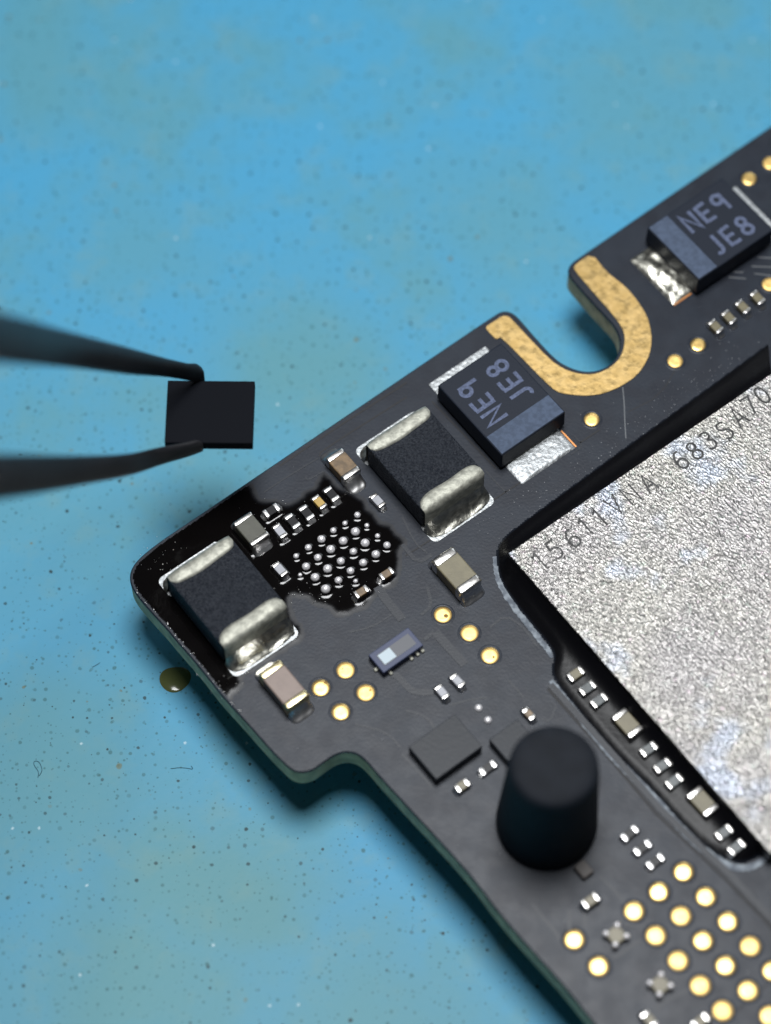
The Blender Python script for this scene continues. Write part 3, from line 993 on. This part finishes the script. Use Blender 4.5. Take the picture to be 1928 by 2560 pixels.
# fine beads of flux along the edge, added glint specks, and dust on the mask: too small to pick apart
def blobs(name, spots, material):
    bm_ = bmesh.new()
    for x, y, z, r in spots:
        q = bmesh.ops.create_icosphere(bm_, subdivisions=1, radius=r)
        for v in q['verts']:
            v.co = Vector((v.co.x + x, v.co.y + y, v.co.z * 0.7 + z))
    o_ = obj(name, mesh_bm(name, bm_, material, True), board)
    o_['kind'] = 'stuff'
    return o_


spots = []
for i in range(6, 14):
    a, b = left_edge[i], left_edge[i + 1]
    for k in range(4):
        f = random.random()
        p = B2(a[0] + (b[0] - a[0]) * f + random.uniform(2, 12), a[1] + (b[1] - a[1]) * f + random.uniform(-5, 2))
        spots.append((*p, ZT + 0.01, random.uniform(0.014, 0.034)))
for k in range(150):  # shiny specks added as small glints on the wet flux
    px_, py_ = random.choice(((400, 1400, 55), (760, 1495, 60), (900, 1500, 50), (690, 1290, 50), (560, 1710, 30)))[0:2]
    p = B2(px_ + random.gauss(0, 36), py_ + random.gauss(0, 26))
    if in_poly(np.array([p[0]]), np.array([p[1]]), fl)[0]:
        spots.append((*p, ZT + 0.045, random.uniform(0.006, 0.02)))
blobs('flux_beads_glints', spots, M['soldershiny'])
spots = []
while len(spots) < 420:
    f = random.random()
    if random.random() < .55:
        p = (1270 + 640 * f + random.gauss(0, 30) - 30, 1345 - 455 * f + random.gauss(0, 26) - 18)
    else:
        p = (random.uniform(420, 1900), random.uniform(500, 2540))
    q = B2(*p)
    if in_poly(np.array([q[0]]), np.array([q[1]]), outline)[0] and not in_poly(np.array([q[0]]), np.array([q[1]]), gp)[0]:
        spots.append((*q, ZT + 0.003, random.choice((0.006, 0.008, 0.010, 0.016))))
blobs('dust', spots, M['dust'])

# ------------------------------------------------------------------ chip held over the mat
ZC = 7.0
pc = P(525, 1029, ZC)
CW, CH, CTK = 2.84, 2.32, 0.42
o = obj('chip', box_mesh('chip', CW, CH, -CTK, 0.0, M['heldchip'], bev=0.02), None, pc, R(-0.6))
o['label'] = 'plain black chip pinched between the tweezer tips'
o['category'] = 'chip'

# ------------------------------------------------------------------ tweezers
tw = link(bpy.data.objects.new('tweezers', None), None, (pc.x - 45, pc.y + 2, ZC + 30))
tw['label'] = 'dark tweezers holding a black chip above the blue mat'
tw['category'] = 'tweezers'


def arm(stations):
    """lofted prong; stations: (centre, half-height in y, half-depth in z)"""
    seg_ = 14
    verts_, faces_ = [], []
    flat = [(*c, hy, hz) for c, hy, hz in stations]
    fine = []
    for k in range(len(flat) - 1):
        p0, p1, p2, p3 = (np.array(flat[min(max(q, 0), len(flat) - 1)]) for q in (k - 1, k, k + 1, k + 2))
        l0, l1, l2 = (max(1e-6, np.linalg.norm((b_ - a_)[:3])) for a_, b_ in ((p0, p1), (p1, p2), (p2, p3)))
        m1 = ((p1 - p0) / l0 + (p2 - p1) / l1) / 2 * l1 if k else p2 - p1
        m2 = ((p2 - p1) / l1 + (p3 - p2) / l2) / 2 * l1 if k < len(flat) - 2 else p2 - p1
        for u_ in (0, .25, .5, .75):
            fine.append((2 * u_**3 - 3 * u_**2 + 1) * p1 + (u_**3 - 2 * u_**2 + u_) * m1 + (-2 * u_**3 + 3 * u_**2) * p2 + (u_**3 - u_**2) * m2)
    fine.append(np.array(flat[-1]))
    stations = [((p[0], p[1], p[2]), p[3], p[4]) for p in fine]
    for c, hy, hz in stations:
        for i in range(seg_):
            a = 2 * math.pi * i / seg_
            ca, sa = math.cos(a), math.sin(a)
            k = 1 / max(abs(ca), abs(sa)) ** 0.55
            verts_.append((c[0] - tw.location.x, c[1] + hy * ca * k - tw.location.y, c[2] + hz * sa * k - tw.location.z))
    for k in range(len(stations) - 1):
        for i in range(seg_):
            j = (i + 1) % seg_
            faces_.append((k * seg_ + i, k * seg_ + j, (k + 1) * seg_ + j, (k + 1) * seg_ + i))
    faces_.append(tuple(range(seg_))[::-1])
    faces_.append(tuple((len(stations) - 1) * seg_ + i for i in range(seg_)))
    return obj('prong', mesh_from('prong', verts_, faces_, M['tweezer'], True), tw)


def station(px, py, z, wpx, depth):
    c = P(px, py, z)
    s_px = FPX / (CAM - c).length
    return (c, 0.92 * wpx / s_px / 2, depth)


top_y, bot_y = pc.y + CH / 2, pc.y - CH / 2
tip = P(512, 930, ZC)
A_ = [((tip.x, top_y + 0.11, ZC + 0.05), 0.07, 0.32), ((tip.x - 0.08, top_y + 0.12, ZC + 0.15), 0.11, 0.45), station(470, 930, ZC + 0.9, 20, 0.45), station(420, 920, ZC + 1.9, 25, 0.45)]
A_ += [station(330, 904, ZC + 4.0, 38, 0.6), station(200, 879, ZC + 7.5, 56, 0.7), station(80, 857, ZC + 12.5, 78, 0.8), station(-80, 832, ZC + 18.0, 100, 1.0), station(-400, 805, ZC + 25, 160, 1.4), station(-1400, 880, ZC + 36, 260, 1.4), station(-2900, 1010, ZC + 44, 240, 1.4)]
arm(A_)
tip = P(507, 1110, ZC)
B_ = [((tip.x, bot_y - 0.09, ZC - 0.10), 0.055, 0.24), ((tip.x - 0.1, bot_y - 0.11, ZC - 0.04), 0.09, 0.32), ((tip.x - 0.5, bot_y - 0.31, ZC + 0.10), 0.115, 0.38), ((tip.x - 1.1, bot_y - 0.66, ZC + 0.42), 0.14, 0.42)]
B_ += [station(330, 1160, ZC + 2.4, 32, 0.5), station(200, 1176, ZC + 5.6, 50, 0.62), station(80, 1186, ZC + 9.4, 66, 0.8), station(-80, 1196, ZC + 14.0, 82, 1.0), station(-400, 1200, ZC + 22, 130, 1.4), station(-1400, 1160, ZC + 35, 240, 1.4), station(-2900, 1060, ZC + 44, 240, 1.4)]
arm(B_)

# ------------------------------------------------------------------ small things on the mat
pd = P(438, 1698, 0)
verts, faces = [], []
nr, ns = 8, 30
for k in range(nr + 1):
    a = k / nr
    for i in range(ns):
        th = 2 * math.pi * i / ns
        rr = 0.50 * a * (1 + 0.07 * math.sin(2 * th + 1) + 0.05 * math.sin(3 * th))
        verts.append((rr * math.cos(th), rr * math.sin(th), 0.05 * math.sqrt(max(0, 1 - a * a)) + 0.002))
for k in range(nr):
    for i in range(ns):
        j = (i + 1) % ns
        faces.append((k * ns + i, (k + 1) * ns + i, (k + 1) * ns + j, k * ns + j))
o = obj('flux_drop', mesh_from('flux_drop', verts, faces, M['fluxdrop'], True), None, pd)
o['label'] = 'brown drop of flux on the mat beside the board edge'
o['category'] = 'drop'


def fibre(px, r, label, name='fibre'):
    pts = chaikin([P(*p, 0)[:2] for p in px], 3, False)
    base = Vector((*pts[0], 0))
    verts_, faces_ = [], []
    n_ = len(pts)
    for i, p in enumerate(pts):
        a = Vector(pts[max(0, i - 1)])
        b = Vector(pts[min(n_ - 1, i + 1)])
        e = (b - a).normalized()
        nn = Vector((-e.y, e.x))
        for k in range(5):
            t_ = 2 * math.pi * k / 5
            verts_.append((p[0] + nn.x * r * math.cos(t_) - base.x, p[1] + nn.y * r * math.cos(t_) - base.y, r + r * math.sin(t_)))
    for i in range(n_ - 1):
        for k in range(5):
            j = (k + 1) % 5
            faces_.append((i * 5 + k, i * 5 + j, (i + 1) * 5 + j, (i + 1) * 5 + k))
    o_ = obj(name, mesh_from(name, verts_, faces_, M['fibre'], True), None, base)
    o_['label'] = label
    o_['category'] = 'fibre'
    o_['group'] = 'stray fibres on the mat'


fibre([(95, 1944), (98, 1930), (84, 1912), (86, 1902), (98, 1904), (104, 1918), (106, 1928), (98, 1940)], 0.012, 'tiny looped hair lying on the open mat')
fibre([(427, 1922), (450, 1919), (470, 1921), (484, 1924), (478, 1915)], 0.012, 'thin straight hair on the mat below the flux drop')
fibre([(231, 1668), (240, 1664), (250, 1657)], 0.012, 'short hair on the mat further from the board')
